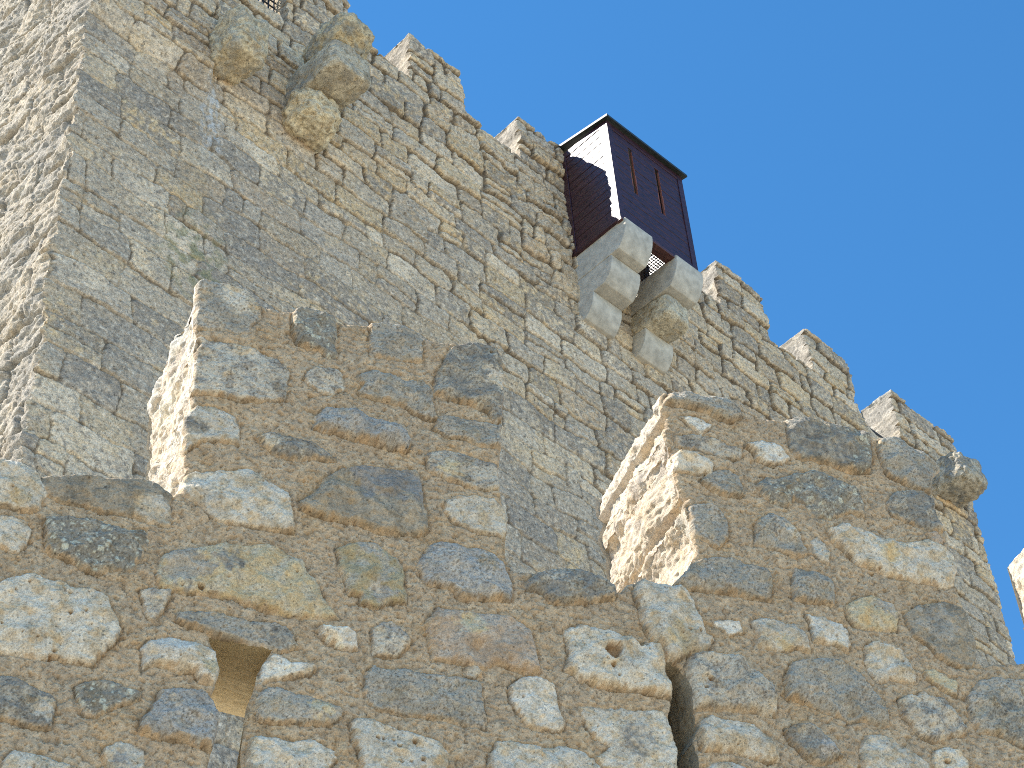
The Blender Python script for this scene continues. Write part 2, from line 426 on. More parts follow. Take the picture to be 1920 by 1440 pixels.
('G',20,[2990,5834,3029,5889,3097,5920,3164,5925,3217,5935,3269,5926,3318,5900,3325,5860,3273,5818,3227,5812,3178,5838,3100,5837,2994,5819],[]),
('V',8,[3052,5768,3107,5790,3145,5785,3189,5775,3149,5721,3127,5697,3099,5729],[]),
('M',4,[3019,5655,3093,5687,3191,5693,3240,5676,3297,5670,3277,5623,3211,5611,3116,5613,3026,5609],[]),
('V',12,[3315,5704,3373,5743,3428,5756,3472,5741,3504,5693,3452,5661,3421,5631,3359,5648,3345,5685],[]),
('L',16,[3526,5908,3579,5942,3635,5952,3731,5957,3799,5954,3862,5956,3884,5929,3877,5843,3851,5726,3752,5704,3687,5717,3621,5721,3538,5704,3512,5745,3513,5828],[(3643,5845,159,'D')]),
('G',14,[3925,5925,3966,5955,4031,5967,4053,5940,4126,5920,4174,5884,4192,5839,4138,5789,4119,5700,4056,5698,3998,5713,3929,5742,3914,5837],[(3962,5903,52,'W')]),
('W',12,[2996,5544,3016,5574,3080,5586,3141,5565,3165,5557,3146,5511,3067,5479,2998,5482],[]),
('G',10,[3101,5458,3154,5522,3222,5550,3263,5523,3269,5478,3265,5430,3196,5417,3141,5424],[]),
('L',14,[3337,5506,3383,5556,3436,5564,3502,5604,3581,5644,3648,5648,3703,5624,3759,5601,3778,5526,3775,5478,3724,5487,3656,5443,3605,5413,3540,5409,3529,5461,3481,5478,3440,5427,3390,5436,3348,5454],[]),
('D',12,[3896,5585,3943,5648,4018,5678,4072,5678,4107,5647,4104,5574,4121,5499,4071,5488,4016,5485,3954,5506,3904,5523],[]),
('W',16,[3602,5358,3667,5396,3757,5387,3822,5382,3887,5377,3969,5393,4030,5425,4082,5417,4140,5378,4144,5310,4106,5231,4046,5199,4011,5220,3915,5202,3835,5195,3773,5208,3699,5225,3656,5266,3613,5315],[(3836,5294,42,'Y')]),
('G',10,[3032,5307,3085,5338,3136,5345,3169,5309,3181,5245,3164,5187,3125,5132,3073,5154,3033,5172,3029,5238],[]),
('G',14,[3308,5319,3366,5367,3416,5358,3448,5321,3468,5289,3485,5203,3429,5173,3383,5197,3325,5188,3278,5205,3294,5269],[(3450,5299,40,'W'),(3343,5299,33,'D')]),
('W',8,[3510,5278,3548,5308,3573,5273,3585,5231,3563,5180,3523,5206],[]),
('G',16,[2924,4925,3023,5053,3094,5079,3175,5095,3234,5082,3290,5083,3316,5053,3312,4987,3298,4941,3230,4930,3164,4933,3053,4918,2974,4904],[]),
('G',14,[3418,5125,3466,5131,3521,5124,3569,5108,3572,5057,3559,4989,3510,4990,3445,4973,3402,4976,3408,5049],[]),
('T',8,[4039,5467,4085,5488,4118,5458,4096,5421,4050,5423],[]),
]
FG_TOP = [(-0.0187,4.7353),(0.2927,4.7552),(0.6125,4.7934),(0.661,4.8039),(0.7125,4.7876),(0.7474,4.7709),(0.8288,4.7957),(0.9201,4.8165),(1.0126,4.8354),(1.0806,4.849),(1.116,4.8364),(1.152,4.8125),(1.1789,4.8275),(1.1873,4.8672),(1.2015,4.9328),(1.1904,4.9794),(1.1825,5.0638),(1.1816,5.1519),(1.2017,5.2208),(1.1946,5.2918),(1.2007,5.4308),(1.2,5.5256),(1.2076,5.5631),(1.193,5.5929),(1.1927,5.7186),(1.1892,5.8347),(1.2113,5.8571),(1.2751,5.8611),(1.3375,5.8615),(1.3865,5.8569),(1.4227,5.8221),(1.4506,5.804),(1.5153,5.8106),(1.5564,5.8368),(1.6279,5.8429),(1.6998,5.8348),(1.7219,5.8201),(1.8085,5.8426),(1.831,5.8591),(1.9108,5.8848),(1.9844,5.8767),(2.0368,5.841),(2.1092,5.8494),(2.1786,5.8708),(2.255,5.8947),(2.3136,5.8893),(2.3341,5.842),(2.342,5.7628),(2.3358,5.6221),(2.3216,5.5198),(2.3117,5.4209),(2.3151,5.3747),(2.2993,5.2766),(2.298,5.1846),(2.2986,5.0948),(2.3122,5.0273),(2.3106,4.9685),(2.3018,4.8868),(2.3118,4.8304),(2.3259,4.8107),(2.3549,4.8164),(2.4037,4.8274),(2.4946,4.8761),(2.5541,4.8853),(2.6403,4.8612),(2.6903,4.8273),(2.7159,4.8271),(2.7506,4.8745),(2.7757,4.8861),(2.8324,4.8918),(2.887,4.8946),(2.9205,4.9205),(2.9711,4.9683),(2.998,5.0026),(3.0143,5.0491),(3.0365,5.1076),(3.0326,5.1417),(3.03,5.2018),(3.0282,5.2372),(3.0159,5.2722),(3.0078,5.3087),(3.0369,5.3539),(3.0101,5.3774),(2.9948,5.4258),(2.9953,5.482),(2.9976,5.5529),(3.0029,5.5791),(2.9789,5.6126),(2.9774,5.6729),(3.0072,5.758),(2.983,5.7756),(2.9785,5.8309),(2.988,5.8742),(3.0128,5.8968),(3.0581,5.9032),(3.1273,5.9204),(3.1832,5.9186),(3.2529,5.9329),(3.3072,5.9158),(3.3375,5.891),(3.3807,5.8761),(3.4394,5.8864),(3.4973,5.8906),(3.5374,5.9239),(3.5869,5.9428),(3.6812,5.9499),(3.8003,5.9588),(3.871,5.9579),(3.8939,5.93),(3.9256,5.9342),(3.965,5.9525),(4.0399,5.9674),(4.0596,5.9471),(4.128,5.9305),(4.1787,5.8878),(4.1939,5.8489),(4.1397,5.7893),(4.1167,5.6971),(4.1158,5.6408),(4.1208,5.5591),(4.129,5.4931),(4.1273,5.4249),(4.1416,5.3674),(4.1429,5.3042),(4.1213,5.2511),(4.1188,5.1728),(4.1316,5.1122),(4.133,5.0242),(4.1376,4.9507),(4.1139,4.8711),(4.1448,4.8617),(4.2304,4.8927),(4.3285,4.9244),(4.4919,4.9401),(4.8683,4.9398),(4.8732,5.0672),(4.9019,5.4711),(4.9138,5.8412),(4.9156,6.064),(5.0047,6.1337),(5.9478,6.2279)]
LOOP_A = [(1.3023,4.2707),(1.3221,4.2737),(1.3803,4.2741),(1.4474,4.2663),(1.5011,4.2715),(1.4819,4.2276),(1.4583,4.1707),(1.4484,4.108),(1.429,4.0438),(1.4226,3.9837),(1.4176,3.8864),(1.42,3.8116),(1.4377,3.5966),(1.3123,3.571),(1.3182,3.7892),(1.3307,3.8668),(1.3434,3.946),(1.3443,4.0042),(1.3319,4.0306),(1.3182,4.0509),(1.3296,4.0892),(1.3358,4.1366),(1.3304,4.1898),(1.3155,4.233)]
LOOP_B = [(2.8403,4.5502),(2.84,4.4988),(2.8518,4.4684),(2.855,4.3989),(2.8292,4.3279),(2.8342,4.2906),(2.8426,4.2353),(2.8429,4.1767),(2.8383,4.1238),(2.8357,3.8822),(2.9203,3.8995),(2.9232,4.1425),(2.9214,4.2152),(2.9173,4.2565),(2.9422,4.3156),(2.9317,4.367),(2.928,4.4426),(2.9181,4.5179),(2.9009,4.5518),(2.877,4.5638)]
PITS = [(2.6478,4.5359,0.0295),(3.7557,5.1845,0.0068),(3.7845,5.2149,0.0062),(1.2645,4.4465,0.0108),(2.2938,5.8472,0.0077),(0.836,4.0764,0.0068),(0.8461,4.0937,0.0061),(0.8784,4.2345,0.007),(0.9212,4.2457,0.0047),(0.8417,4.1821,0.0035),(0.7103,4.2794,0.0046),(0.7492,4.3233,0.0046),(0.8531,4.3176,0.0047),(0.8698,4.3092,0.0047),(0.6874,4.1497,0.0045),(1.8275,4.001,0.0076),(1.9488,4.0186,0.0077),(1.8969,3.9848,0.0077),(1.8999,3.9294,0.0076),(1.8487,4.0058,0.0059),(1.8783,4.0051,0.0051),(1.9317,3.9364,0.0051),(1.9703,3.9522,0.0077),(2.6445,4.4784,0.0088),(2.6224,4.4951,0.0049),(2.9439,4.6978,0.0072),(2.9848,4.7054,0.0072),(2.7563,4.6071,0.017),(2.7754,4.6034,0.012),(3.8727,4.3667,0.0096),(2.6592,4.4353,0.0039),(2.9942,4.4974,0.0081),(2.9748,4.4621,0.0071)]


# ------------------------------------------------------------------ masonry slab with any outline
def slab(U, V, sdf_fn, front_fn, side_fn, frame, T, label_fn, depth_fn, mat, names, parent, lip=.02, snap=1., back_skip=None, shift_fn=None):
    """A wall built from its outline: a displaced front, displaced sides through the thickness, and a back.
    names: {label: object name}; depth_fn(u, v, nu, nv) -> list of (mask, depths array)"""
    o, du, dv, dn = [np.asarray(a, np.float32) for a in frame]
    nu, nv = len(U), len(V)
    uu, vv = np.meshgrid(U.astype(np.float32), V.astype(np.float32), indexing='ij')
    u = uu.ravel(); v = vv.ravel()
    sd, gx, gy = sdf_fn(u, v)
    inside = (sd <= -1e-5).reshape(nu, nv)
    keep = inside[:-1, :-1] & inside[1:, :-1] & inside[:-1, 1:] & inside[1:, 1:]
    idx = np.arange(nu * nv).reshape(nu, nv)
    # boundary edges, each with the cell it belongs to (a,b ordered so that the side faces outward)
    pad = np.zeros((nu + 1, nv + 1), bool); pad[1:-1, 1:-1] = keep
    E = []
    K = pad[1:-1, 1:-1]
    for (nb, a, b) in ((pad[:-2, 1:-1], (0, 1), (0, 0)), (pad[2:, 1:-1], (1, 0), (1, 1)),
                       (pad[1:-1, :-2], (0, 0), (1, 0)), (pad[1:-1, 2:], (1, 1), (0, 1))):
        ii, jj = np.nonzero(K & ~nb)
        E.append(np.stack([idx[ii + a[0], jj + a[1]], idx[ii + b[0], jj + b[1]], ii, jj], 1))
    E = np.concatenate(E)
    bv = np.unique(E[:, :2])
    isb = np.zeros(nu * nv, bool); isb[bv] = True
    pu = u.copy(); pv = v.copy()
    d = np.clip(-sd[bv], 0, .06) * snap
    pu[bv] += gx[bv] * d; pv[bv] += gy[bv] * d
    sd2 = sd.copy(); sd2[bv] = 0
    h, col = front_fn(pu, pv)
    depth_in = np.clip(-sd2, 0, None)
    # soften the arris and carry the side roughness round the corner
    rnd = lip * (.75 + .6 * n2(pu, pv, .11, 41))
    rnd = np.clip(rnd, .004, 1)
    q = np.clip(1 - depth_in / rnd, 0, 1)
    h = h - rnd * (1 - np.sqrt(np.clip(1 - q * q, 0, 1))) * .8
    near = depth_in < .09
    lat = np.zeros_like(h)
    l0, _ = side_fn(pu[near], pv[near], np.zeros(near.sum(), np.float32), gx[near], gy[near])
    lat[near] = l0 * np.exp(-(depth_in[near] / .03) ** 2)
    pu = pu + gx * lat; pv = pv + gy * lat
    P = o + pu[:, None] * du + pv[:, None] * dv - h[:, None] * dn
    lab = label_fn(.5 * (U[:-1] + U[1:])[:, None] + 0 * V[None, :-1], .5 * (V[:-1] + V[1:])[None, :] + 0 * U[:-1, None])
    # side rings
    bu = u[bv] + gx[bv] * d; bvv = v[bv] + gy[bv] * d
    groups = depth_fn(bu, bvv, gx[bv], gy[bv])
    loc = np.full(nu * nv, -1); loc[bv] = np.arange(len(bv))
    ecell = lab[E[:, 2], E[:, 3]]
    res = {}
    for L, nm in names.items():
        ii, jj = np.nonzero(keep & (lab == L))
        if len(ii) == 0: continue
        Q = np.stack([idx[ii, jj], idx[ii + 1, jj], idx[ii + 1, jj + 1], idx[ii, jj + 1]], 1)
        used, inv = np.unique(Q, return_inverse=True)
        Vt = [P[used]]; Ct = [col[used]]; Ft = [inv.reshape(-1, 4)]
        base = len(used)
        backv = []
        for mask, depths in groups:
            em = (ecell == L) & mask[loc[E[:, 0]]] & mask[loc[E[:, 1]]]
            if groups.index_first is not None and mask is groups.index_first:
                em = (ecell == L) & (mask[loc[E[:, 0]]] | mask[loc[E[:, 1]]])
            elif groups.index_first is not None:
                em = (ecell == L) & ~(groups.index_first[loc[E[:, 0]]] | groups.index_first[loc[E[:, 1]]])
            e = E[em]
            if not len(e): continue
            vs = np.unique(e[:, :2]); l2 = np.full(nu * nv, -1); l2[vs] = np.arange(len(vs))
            k = len(depths); m = len(vs)
            D = np.repeat(depths[None, :].astype(np.float32), m, 0)
            bu_ = np.repeat(bu[loc[vs]][:, None], k, 1); bv_ = np.repeat(bvv[loc[vs]][:, None], k, 1)
            nx = np.repeat(gx[vs][:, None], k, 1); ny = np.repeat(gy[vs][:, None], k, 1)
            lt, cc = side_fn(bu_.ravel(), bv_.ravel(), D.ravel(), nx.ravel(), ny.ravel())
            if shift_fn is not None:
                su, sv = shift_fn(bu_, bv_, D)
                bu_ = bu_ + su; bv_ = bv_ + sv
            fd = np.where(D <= 0, -h[vs][:, None], D + (-h[vs][:, None]) * np.clip(1 - D / .08, 0, 1))
            W = (o + (bu_.ravel() + nx.ravel() * lt)[:, None] * du + (bv_.ravel() + ny.ravel() * lt)[:, None] * dv
                 + fd.ravel()[:, None] * dn)
            A = l2[e[:, 0]]; B = l2[e[:, 1]]
            F = []
            for s in range(k - 1):
                F.append(np.stack([A * k + s + 1, B * k + s + 1, B * k + s, A * k + s], 1))
            F = np.concatenate(F)[:, ::-1] + base
            Vt.append(W); Ct.append(cc); Ft.append(F); base += len(W)
        # back: long strips
        bq = []; bb = []
        keepL = keep & (lab == L)
        if back_skip is not None:
            keepL &= ~back_skip(.5 * (U[:-1] + U[1:])[:, None], .5 * (V[:-1] + V[1:])[None, :])
        for j in range(0, nv - 1, 1):
            r = keepL[:, j].astype(np.int8)
            if not r.any(): continue
            dd_ = np.diff(np.concatenate([[0], r, [0]]))
            for a, b in zip(np.nonzero(dd_ == 1)[0], np.nonzero(dd_ == -1)[0]):
                n0 = base + len(bb)
                for (x, y) in ((U[a], V[j]), (U[a], V[j + 1]), (U[b], V[j + 1]), (U[b], V[j])):
                    bb.append(o + x * du + y * dv + T * dn)
                bq.append((n0, n0 + 1, n0 + 2, n0 + 3))
        if bb:
            Vt.append(np.array(bb, np.float32)); Ct.append(np.tile([[.4, .36, .28]], (len(bb), 1))); Ft.append(np.array(bq))
        res[L] = mesh_np(nm, np.concatenate(Vt), np.concatenate(Ft), mat, parent, np.concatenate(Ct))
    return res


class Groups(list):
    index_first = None


def grade(segs):
    """segs: (start, end, step0, step1)"""
    out = []
    for a, b, s0, s1 in segs:
        n = max(2, int(round((b - a) / (.5 * (s0 + s1)))))
        t = np.linspace(0, 1, n, endpoint=False)
        w = t * s0 + .5 * t * t * (s1 - s0)
        out.append(a + (b - a) * w / (s0 + .5 * (s1 - s0)))
    out.append([segs[-1][1]])
    return np.concatenate(out)


# ------------------------------------------------------------------ front wall: rubble in mortar
PAL = {  # two tones of each kind of stone, and how fine the mottling is
    'W': ((.56, .525, .455), (.50, .43, .32), .07), 'V': ((.66, .635, .575), (.55, .50, .41), .06),
    'P': ((.60, .565, .49), (.53, .45, .33), .05), 'G': ((.32, .305, .27), (.42, .38, .32), .05),
    'D': ((.20, .193, .178), (.35, .325, .275), .035), 'L': ((.20, .195, .175), (.32, .295, .245), .03),
    'Y': ((.52, .43, .27), (.52, .47, .36), .05), 'O': ((.34, .29, .18), (.37, .35, .29), .05),
    'B': ((.33, .33, .325), (.42, .40, .37), .05), 'M': ((.47, .43, .36), (.30, .28, .25), .03),
    'T': ((.42, .33, .25), (.47, .40, .33), .03), 'K': ((.34, .29, .22), (.24, .22, .18), .035),
    'S': ((.21, .205, .20), (.25, .24, .23), .05)}
KEYS = list(PAL)
MORTAR_A = np.array((.445, .335, .225), np.float32)
MORTAR_B = np.array((.385, .295, .205), np.float32)
MORTAR_C = np.array((.49, .395, .285), np.float32)
SILL_LINE = None

rr = random.Random(11)


def filler_stones():
    """stones of the stretches outside the traced ones"""
    boxes = []
    for c, p, q, b in STONES:
        xs = q[0::2]; ys = q[1::2]
        boxes.append((min(xs), min(ys), max(xs), max(ys)))
    holes = [(min(p[0] for p in H) * 1000, min(p[1] for p in H) * 1000, max(p[0] for p in H) * 1000, max(p[1] for p in H) * 1000) for H in (LOOP_A, LOOP_B)]
    out = []
    z = GROUND * 1000
    while z < 6600:
        hgt = rr.uniform(130, 200)
        x = -3000 + rr.uniform(0, 200)
        while x < 8600:
            w = rr.uniform(170, 420)
            cx, cy = x + w / 2, z + hgt / 2
            rx, ry = w * .42, hgt * .40
            bb = (cx - rx - 12, cy - ry - 12, cx + rx + 12, cy + ry + 12)
            ok = not any(bb[0] < b[2] and bb[2] > b[0] and bb[1] < b[3] and bb[3] > b[1] for b in boxes + holes)
            if ok:
                n = rr.randint(8, 12); ph = rr.uniform(0, 6); pts = []
                for i in range(n):
                    t = 2 * math.pi * i / n
                    c, s = math.cos(t), math.sin(t)
                    k = 1 / max(abs(c), abs(s)) ** .75 * rr.uniform(.86, 1.04)
                    pts += [cx + rx * c * k, cy + ry * s * k]
                out.append((rr.choice('WWWGGMMDYPLKBV'), rr.choice([6, 10, 14, 18]), pts, []))
            x += w + rr.uniform(15, 50)
        z += hgt + rr.uniform(15, 40)
    return out


ALL_STONES = STONES + filler_stones()


def fg_front(u, v):
    wu = u + .0055 * n2(u, v, .05, 1) + .0026 * n2(u, v, .016, 2)
    wv = v + .0055 * n2(u, v, .05, 3) + .0026 * n2(u, v, .016, 4)
    N = len(u)
    dist = np.full(N, -.05, np.float32)
    sid = np.full(N, -1, np.int32)
    c1 = np.zeros(N, np.int32); c2 = np.zeros((N, 3), np.float32); b2 = np.zeros(N, np.float32)
    proud = np.zeros(N, np.float32)
    order = np.argsort(u, kind='stable'); us = u[order]
    tilt = np.zeros(N, np.float32)
    r3 = np.random.RandomState(5)
    for i, (c, p, q, bl) in enumerate(ALL_STONES):
        q = np.array(q, np.float32).reshape(-1, 2) / 1000
        x0, y0 = q.min(0) - .05; x1, y1 = q.max(0) + .05
        tx, tz = r3.uniform(-1, 1, 2)
        a, b = np.searchsorted(us, (x0, x1))
        if a >= b: continue
        cand = order[a:b]
        m = cand[(v[cand] > y0) & (v[cand] < y1)]
        if not len(m): continue
        d, _, _ = poly_sd(wu[m], wv[m], q)
        d = -d + .003
        up_ = d > dist[m]
        mm = m[up_]; dist[mm] = d[up_]
        ins = d > -.0
        mi = m[ins & up_]
        sid[mi] = i; proud[mi] = p / 1000.; c1[mi] = KEYS.index(c); b2[mi] = 0
        ctr = q.mean(0); ext = np.ptp(q, axis=0) * .5
        tilt[mi] = ((u[mi] - ctr[0]) / ext[0] * tx + (v[mi] - ctr[1]) / ext[1] * tz)
        for bx, by, br, bc in bl:
            r = br / 1000.
            dd_ = np.hypot(u[mi] - bx / 1000., (v[mi] - by / 1000.)) / r
            t = ss(1.12, .9, dd_ + .55 * fb2(u[mi], v[mi], r * .6, 4, 60))
            A, B, sc_ = PAL[bc]
            cc = mix(np.array(A, np.float32), np.array(B, np.float32), ss(-.25, .35, fb2(u[mi], v[mi], sc_, 3, 66)))
            c2[mi] = mix(c2[mi], cc, np.where(b2[mi] > 0, t, 1.)); b2[mi] = np.maximum(b2[mi], t)
    st = sid >= 0
    d = np.where(st, dist, 0)
    hi = fb2(u, v, .012, 3, 10); md = fb2(u, v, .05, 3, 14); lo = n2(u, v, .22, 18)
    rid = 1 - np.abs(fb2(u, v, .035, 3, 80)) * 2
    proud = proud * .85 + .002 * st
    pr = proud * (.75 + .6 * n2(u, v, .09, 19))
    h_st = pr * ss(-.1, 1, d / (.007 + proud * .34)) + proud * .5 * np.clip(d / .09, 0, 1) + tilt * (.004 + proud * .25) \
        + .0042 * md + .0024 * hi + .0026 * rid + .010 * np.minimum(1, d / .03) * (1 - 2.2 * np.abs(n2(u, v, .11, 83))) * (proud > .012) + .001
    dm = np.clip(-dist, 0, .05)
    pk = ss(.28, .55, fb2(u, v, .016, 3, 91)); pk2 = ss(.30, .5, fb2(u * .8 + v * .3, v * 1.2 - u * .2, .028, 3, 93))
    h_mo = .000 + .008 * lo + .0045 * md + .0020 * hi - .005 * pk - .004 * pk2 - .008 * ss(.012, 0, dm)
    h = np.where(st, np.maximum(h_st, h_mo - .010), h_mo)
    # colour
    A = np.array([PAL[k][0] for k in KEYS], np.float32); B = np.array([PAL[k][1] for k in KEYS], np.float32)
    f1 = fb2(u, v, .06, 4, 24); f2 = fb2(u, v, .03, 4, 28)
    cs = mix(A[c1], B[c1], ss(-.12, .55, f1 + .35 * f2))
    cs = mix(cs, c2, b2)
    # per stone brightness
    rj = np.random.RandomState(3).uniform(.88, 1.1, len(ALL_STONES) + 1)
    cs = cs * rj[sid][:, None]
    cs = mix(cs, np.array((.43, .39, .325)), np.full(N, .13))
    # rusty / grey weather films
    cs = mix(cs, cs * np.array((.84, .83, .82)), ss(.05, .6, fb2(u, v, .13, 3, 32)))
    cs = mix(cs, cs * np.array((1.02, .88, .68)), ss(.25, .65, fb2(u, v, .075, 3, 37)) * .55)
    lich = (c1 == KEYS.index('L')) & (b2 < .5)
    g = (c1 == KEYS.index('G')) | (c1 == KEYS.index('D')) | (c1 == KEYS.index('B')) | (c1 == KEYS.index('M'))
    w, rid_ = worley(wu + .004 * hi, wv + .004 * md, .030, 3, .55)
    spot = ss(.0, -.06, w - (.14 + .26 * rid_ * rid_)) * lich
    w2, rid2 = worley(wu + .003 * hi, wv + .003 * md, .013, 5, .45)
    spot2 = ss(.0, -.1, w2 - (.12 + .24 * rid2)) * (lich * .9 + g * .35)
    cs = mix(cs, np.array((.50, .52, .45)), np.clip(spot + spot2, 0, 1) * .85)
    # dark pitting and crust
    dk = ss(.28, .55, fb2(u, v, .0105, 3, 44, .7) + .30 * f1)
    cs = mix(cs, cs * np.array((.42, .38, .34)), dk * np.where(g | lich, .75, .45))
    cm = mix(MORTAR_A, MORTAR_B, ss(-.3, .4, fb2(u, v, .12, 4, 48)))
    cm = mix(cm, MORTAR_C, ss(.05, .55, fb2(u, v, .05, 4, 52)) * .7)
    cm = mix(cm, cm * np.array((.95, .84, .66)), ss(.2, .65, fb2(u, v, .19, 3, 58)) * .4)
    w3, r_3 = worley(u, v, .014, 9, .4)
    cm = mix(cm, np.array((.14, .09, .055)), ss(.0, -.12, w3 - (.05 + .22 * r_3)) * .75)
    cm = mix(cm, np.array((.52, .44, .34)), ss(.35, .65, fb2(u, v, .012, 2, 71)) * .25)
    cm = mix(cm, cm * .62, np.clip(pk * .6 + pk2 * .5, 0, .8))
    smear = ss(.12, -.12, d / .016 - .25 + .8 * fb2(u, v, .030, 3, 63)) * .8
    smear = np.where(d > .022, 0, smear)
    cover = np.where(st, smear, 1.)
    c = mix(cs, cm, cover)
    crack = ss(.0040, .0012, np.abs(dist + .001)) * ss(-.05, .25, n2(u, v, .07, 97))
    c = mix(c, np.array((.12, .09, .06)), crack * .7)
    # solution pits in the pale stones
    pit = np.zeros(N, np.float32)
    for px, py, pr_ in PITS:
        m = (np.abs(u - px) < pr_ * 1.6) & (np.abs(v - py) < pr_ * 1.6)
        if m.any():
            e = np.hypot(u[m] - px, v[m] - py) / pr_ + .22 * n2(u[m], v[m], pr_ * 1.2, 90)
            t = ss(1.08, .80, e)
            h[m] -= t * min(.035, pr_ * 2.2)
            pit[m] = np.maximum(pit[m], t)
    pale = (c1 == KEYS.index('P')) | (c1 == KEYS.index('W')) | (c1 == KEYS.index('V')) | (c1 == KEYS.index('Y'))
    w4, r4 = worley(u, v, .042, 12, .4)
    p2 = ss(.0, -.04, w4 - (.03 + .07 * r4)) * (pale & st & (d > .015))
    h -= p2 * .008
    pit = np.maximum(pit, p2)
    halo = np.zeros(N, np.float32)
    c = mix(c, np.array((.20, .115, .05)), pit * .8)
    c = c * np.where(cover > .5, 1., 1.)[:, None] * mix(np.array((1.42, 1.28, 1.10)), np.array((1.38, 1.28, 1.12)), cover)
    return h.astype(np.float32), c.astype(np.float32)


FG_D = np.array((math.cos(math.radians(-22)), math.sin(math.radians(-22)), 0))
FG_N = np.array((-FG_D[1], FG_D[0], 0))
FG_T = .62
fg_outline = [(-3.0, 5.75), (-.55, 5.80), (-.50, 4.72)] + FG_TOP + [(6.3, 6.2), (6.35, 5.1), (8.6, 5.05), (8.6, GROUND), (-3.0, GROUND)]


def fg_sdf(u, v):
    a = poly_sd(u, v, fg_outline)
    for H in (LOOP_A, LOOP_B):
        b = poly_sd(u, v, H)
        m = -b[0] > a[0]
        a = tuple(np.where(m, -y, x) for x, y in zip(a, b))
    return a


def fg_side(u, v, dep, nx, ny):
    d = ss(0, .05, dep)
    rise = .35 + .65 * d
    big = fb3(u, v, dep, .30, 2, 5)
    med = fb3(u, v * .7, dep, .085, 3, 9)
    rid = 1 - 2 * np.abs(n3(u * 1., v * .55, dep * 1.3, .035, 15))
    fin = fb3(u, v, dep, .02, 2, 19)
    side = np.abs(nx) > .6
    hole = (v < 4.62) & (((u > 1.25) & (u < 1.56)) | ((u > 2.78) & (u < 3.0)))
    left = side & (nx < 0) & ~hole
    amp = np.where(left, 1., np.where(side, .35, .22))
    amp = np.where(hole, .25, amp)
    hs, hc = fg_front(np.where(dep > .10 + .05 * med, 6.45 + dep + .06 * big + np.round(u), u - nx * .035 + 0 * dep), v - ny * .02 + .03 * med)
    hs = hs * d
    lat = amp * ((.024 * big * d + .016 * med + .006 * rid + .0065 * fin) * rise + .45 * hs - .012 * d)
    # embrasures flare towards the back
    ha = hole & (u < 2)
    cr = np.array((.64, .59, .49)); gr = np.array((.44, .42, .38)); och = np.array((.58, .47, .31)); mo = np.array((.57, .51, .41))
    f = fb3(u, v, dep, .16, 3, 25)
    c = mix(cr, mo, ss(-.1, .25, f))
    c = mix(c, gr, ss(.1, .45, fb3(u, v, dep, .11, 3, 29)))
    c = mix(c, och, ss(.15, .5, fb3(u, v, dep, .07, 3, 33)) * .6)
    c = mix(c, c * .62, ss(.25, .6, fin + .4 * med) * .6)
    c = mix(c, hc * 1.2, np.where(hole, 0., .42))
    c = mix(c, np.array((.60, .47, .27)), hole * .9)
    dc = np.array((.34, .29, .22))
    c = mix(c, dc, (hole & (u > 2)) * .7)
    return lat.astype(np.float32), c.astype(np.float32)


def fg_label(u, v):
    L = np.zeros(u.shape, int)
    L[(u < -.52) & (v > 4.72)] = 1
    L[(u > 1.10) & (u < 2.335) & (v > 4.845 - .02 * (u - 1.15))] = 2
    L[(u > 2.90) & (u < 4.15) & (v > 4.86)] = 3
    L[(u > 4.88) & (u < 6.34) & (v > 4.945)] = 4
    return L


def fg_depths(u, v, nx, ny):
    g = Groups()
    fine = (u > .4) & (u < 5.2) & (v > 3.3)
    g.index_first = None
    g.index_first = fine
    g.append((fine, np.concatenate([[0, .003, .007], np.arange(.013, FG_T, .009), [FG_T]])))
    g.append((~fine, np.linspace(0, FG_T, 8)))
    return g


def fg_shift(u, v, dep):
    """the left embrasure widens and rises towards the back"""
    inA = (v < 4.40) & (u > 1.25) & (u < 1.56) & (v > 3.4)
    su = np.clip((u - 1.36) / .13, -.4, 1.1) * .36 * dep
    sv = ss(4.0, 4.27, v) * .36 * dep
    return su * inA, sv * inA


fgw = empty('battlement_wall', tuple(FG_N * 5 + FG_D * 2.8 + np.array((0, 0, GROUND))),
            'near rubble wall of rounded pale and grey stones set in thick tan mortar, with broken battlements', 'wall')
U = grade([(-3.0, -1.2, .06, .02), (-1.2, .55, .014, .008), (.55, 4.55, .0040, .0040), (4.55, 5.3, .006, .009), (5.3, 7.0, .011, .014), (7.0, 8.6, .02, .05)])
V = grade([(GROUND, 3.2, .15, .03), (3.2, 3.62, .02, .0046), (3.62, 6.02, .0046, .0046), (6.02, 6.3, .008, .02)])
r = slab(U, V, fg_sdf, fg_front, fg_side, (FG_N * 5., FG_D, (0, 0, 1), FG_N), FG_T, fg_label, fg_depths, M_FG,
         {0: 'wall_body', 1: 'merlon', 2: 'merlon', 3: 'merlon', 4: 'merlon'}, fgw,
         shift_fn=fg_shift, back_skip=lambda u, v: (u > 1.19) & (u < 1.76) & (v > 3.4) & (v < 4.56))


# ------------------------------------------------------------------ castle tower
TX0, TX1, TY = 5.72, 19.30, 10.0
CREST = 19.14
MER = [(9.65, 10.42, 19.93), (11.30, 12.06, 19.90), (13.10, 13.80, 19.92), (14.60, 15.46, 19.92), (16.25, 17.06, 19.90), (17.95, 19.26, 19.93)]
rs = np.random.RandomState(21)
ZR = [GROUND - .5]
while ZR[-1] < 24:
    z = ZR[-1]
    ZR.append(z + (rs.uniform(.25, .36) if z < 15.5 else rs.uniform(.20, .30)))
ZR = np.array(ZR, np.float32)
ROWS = {}


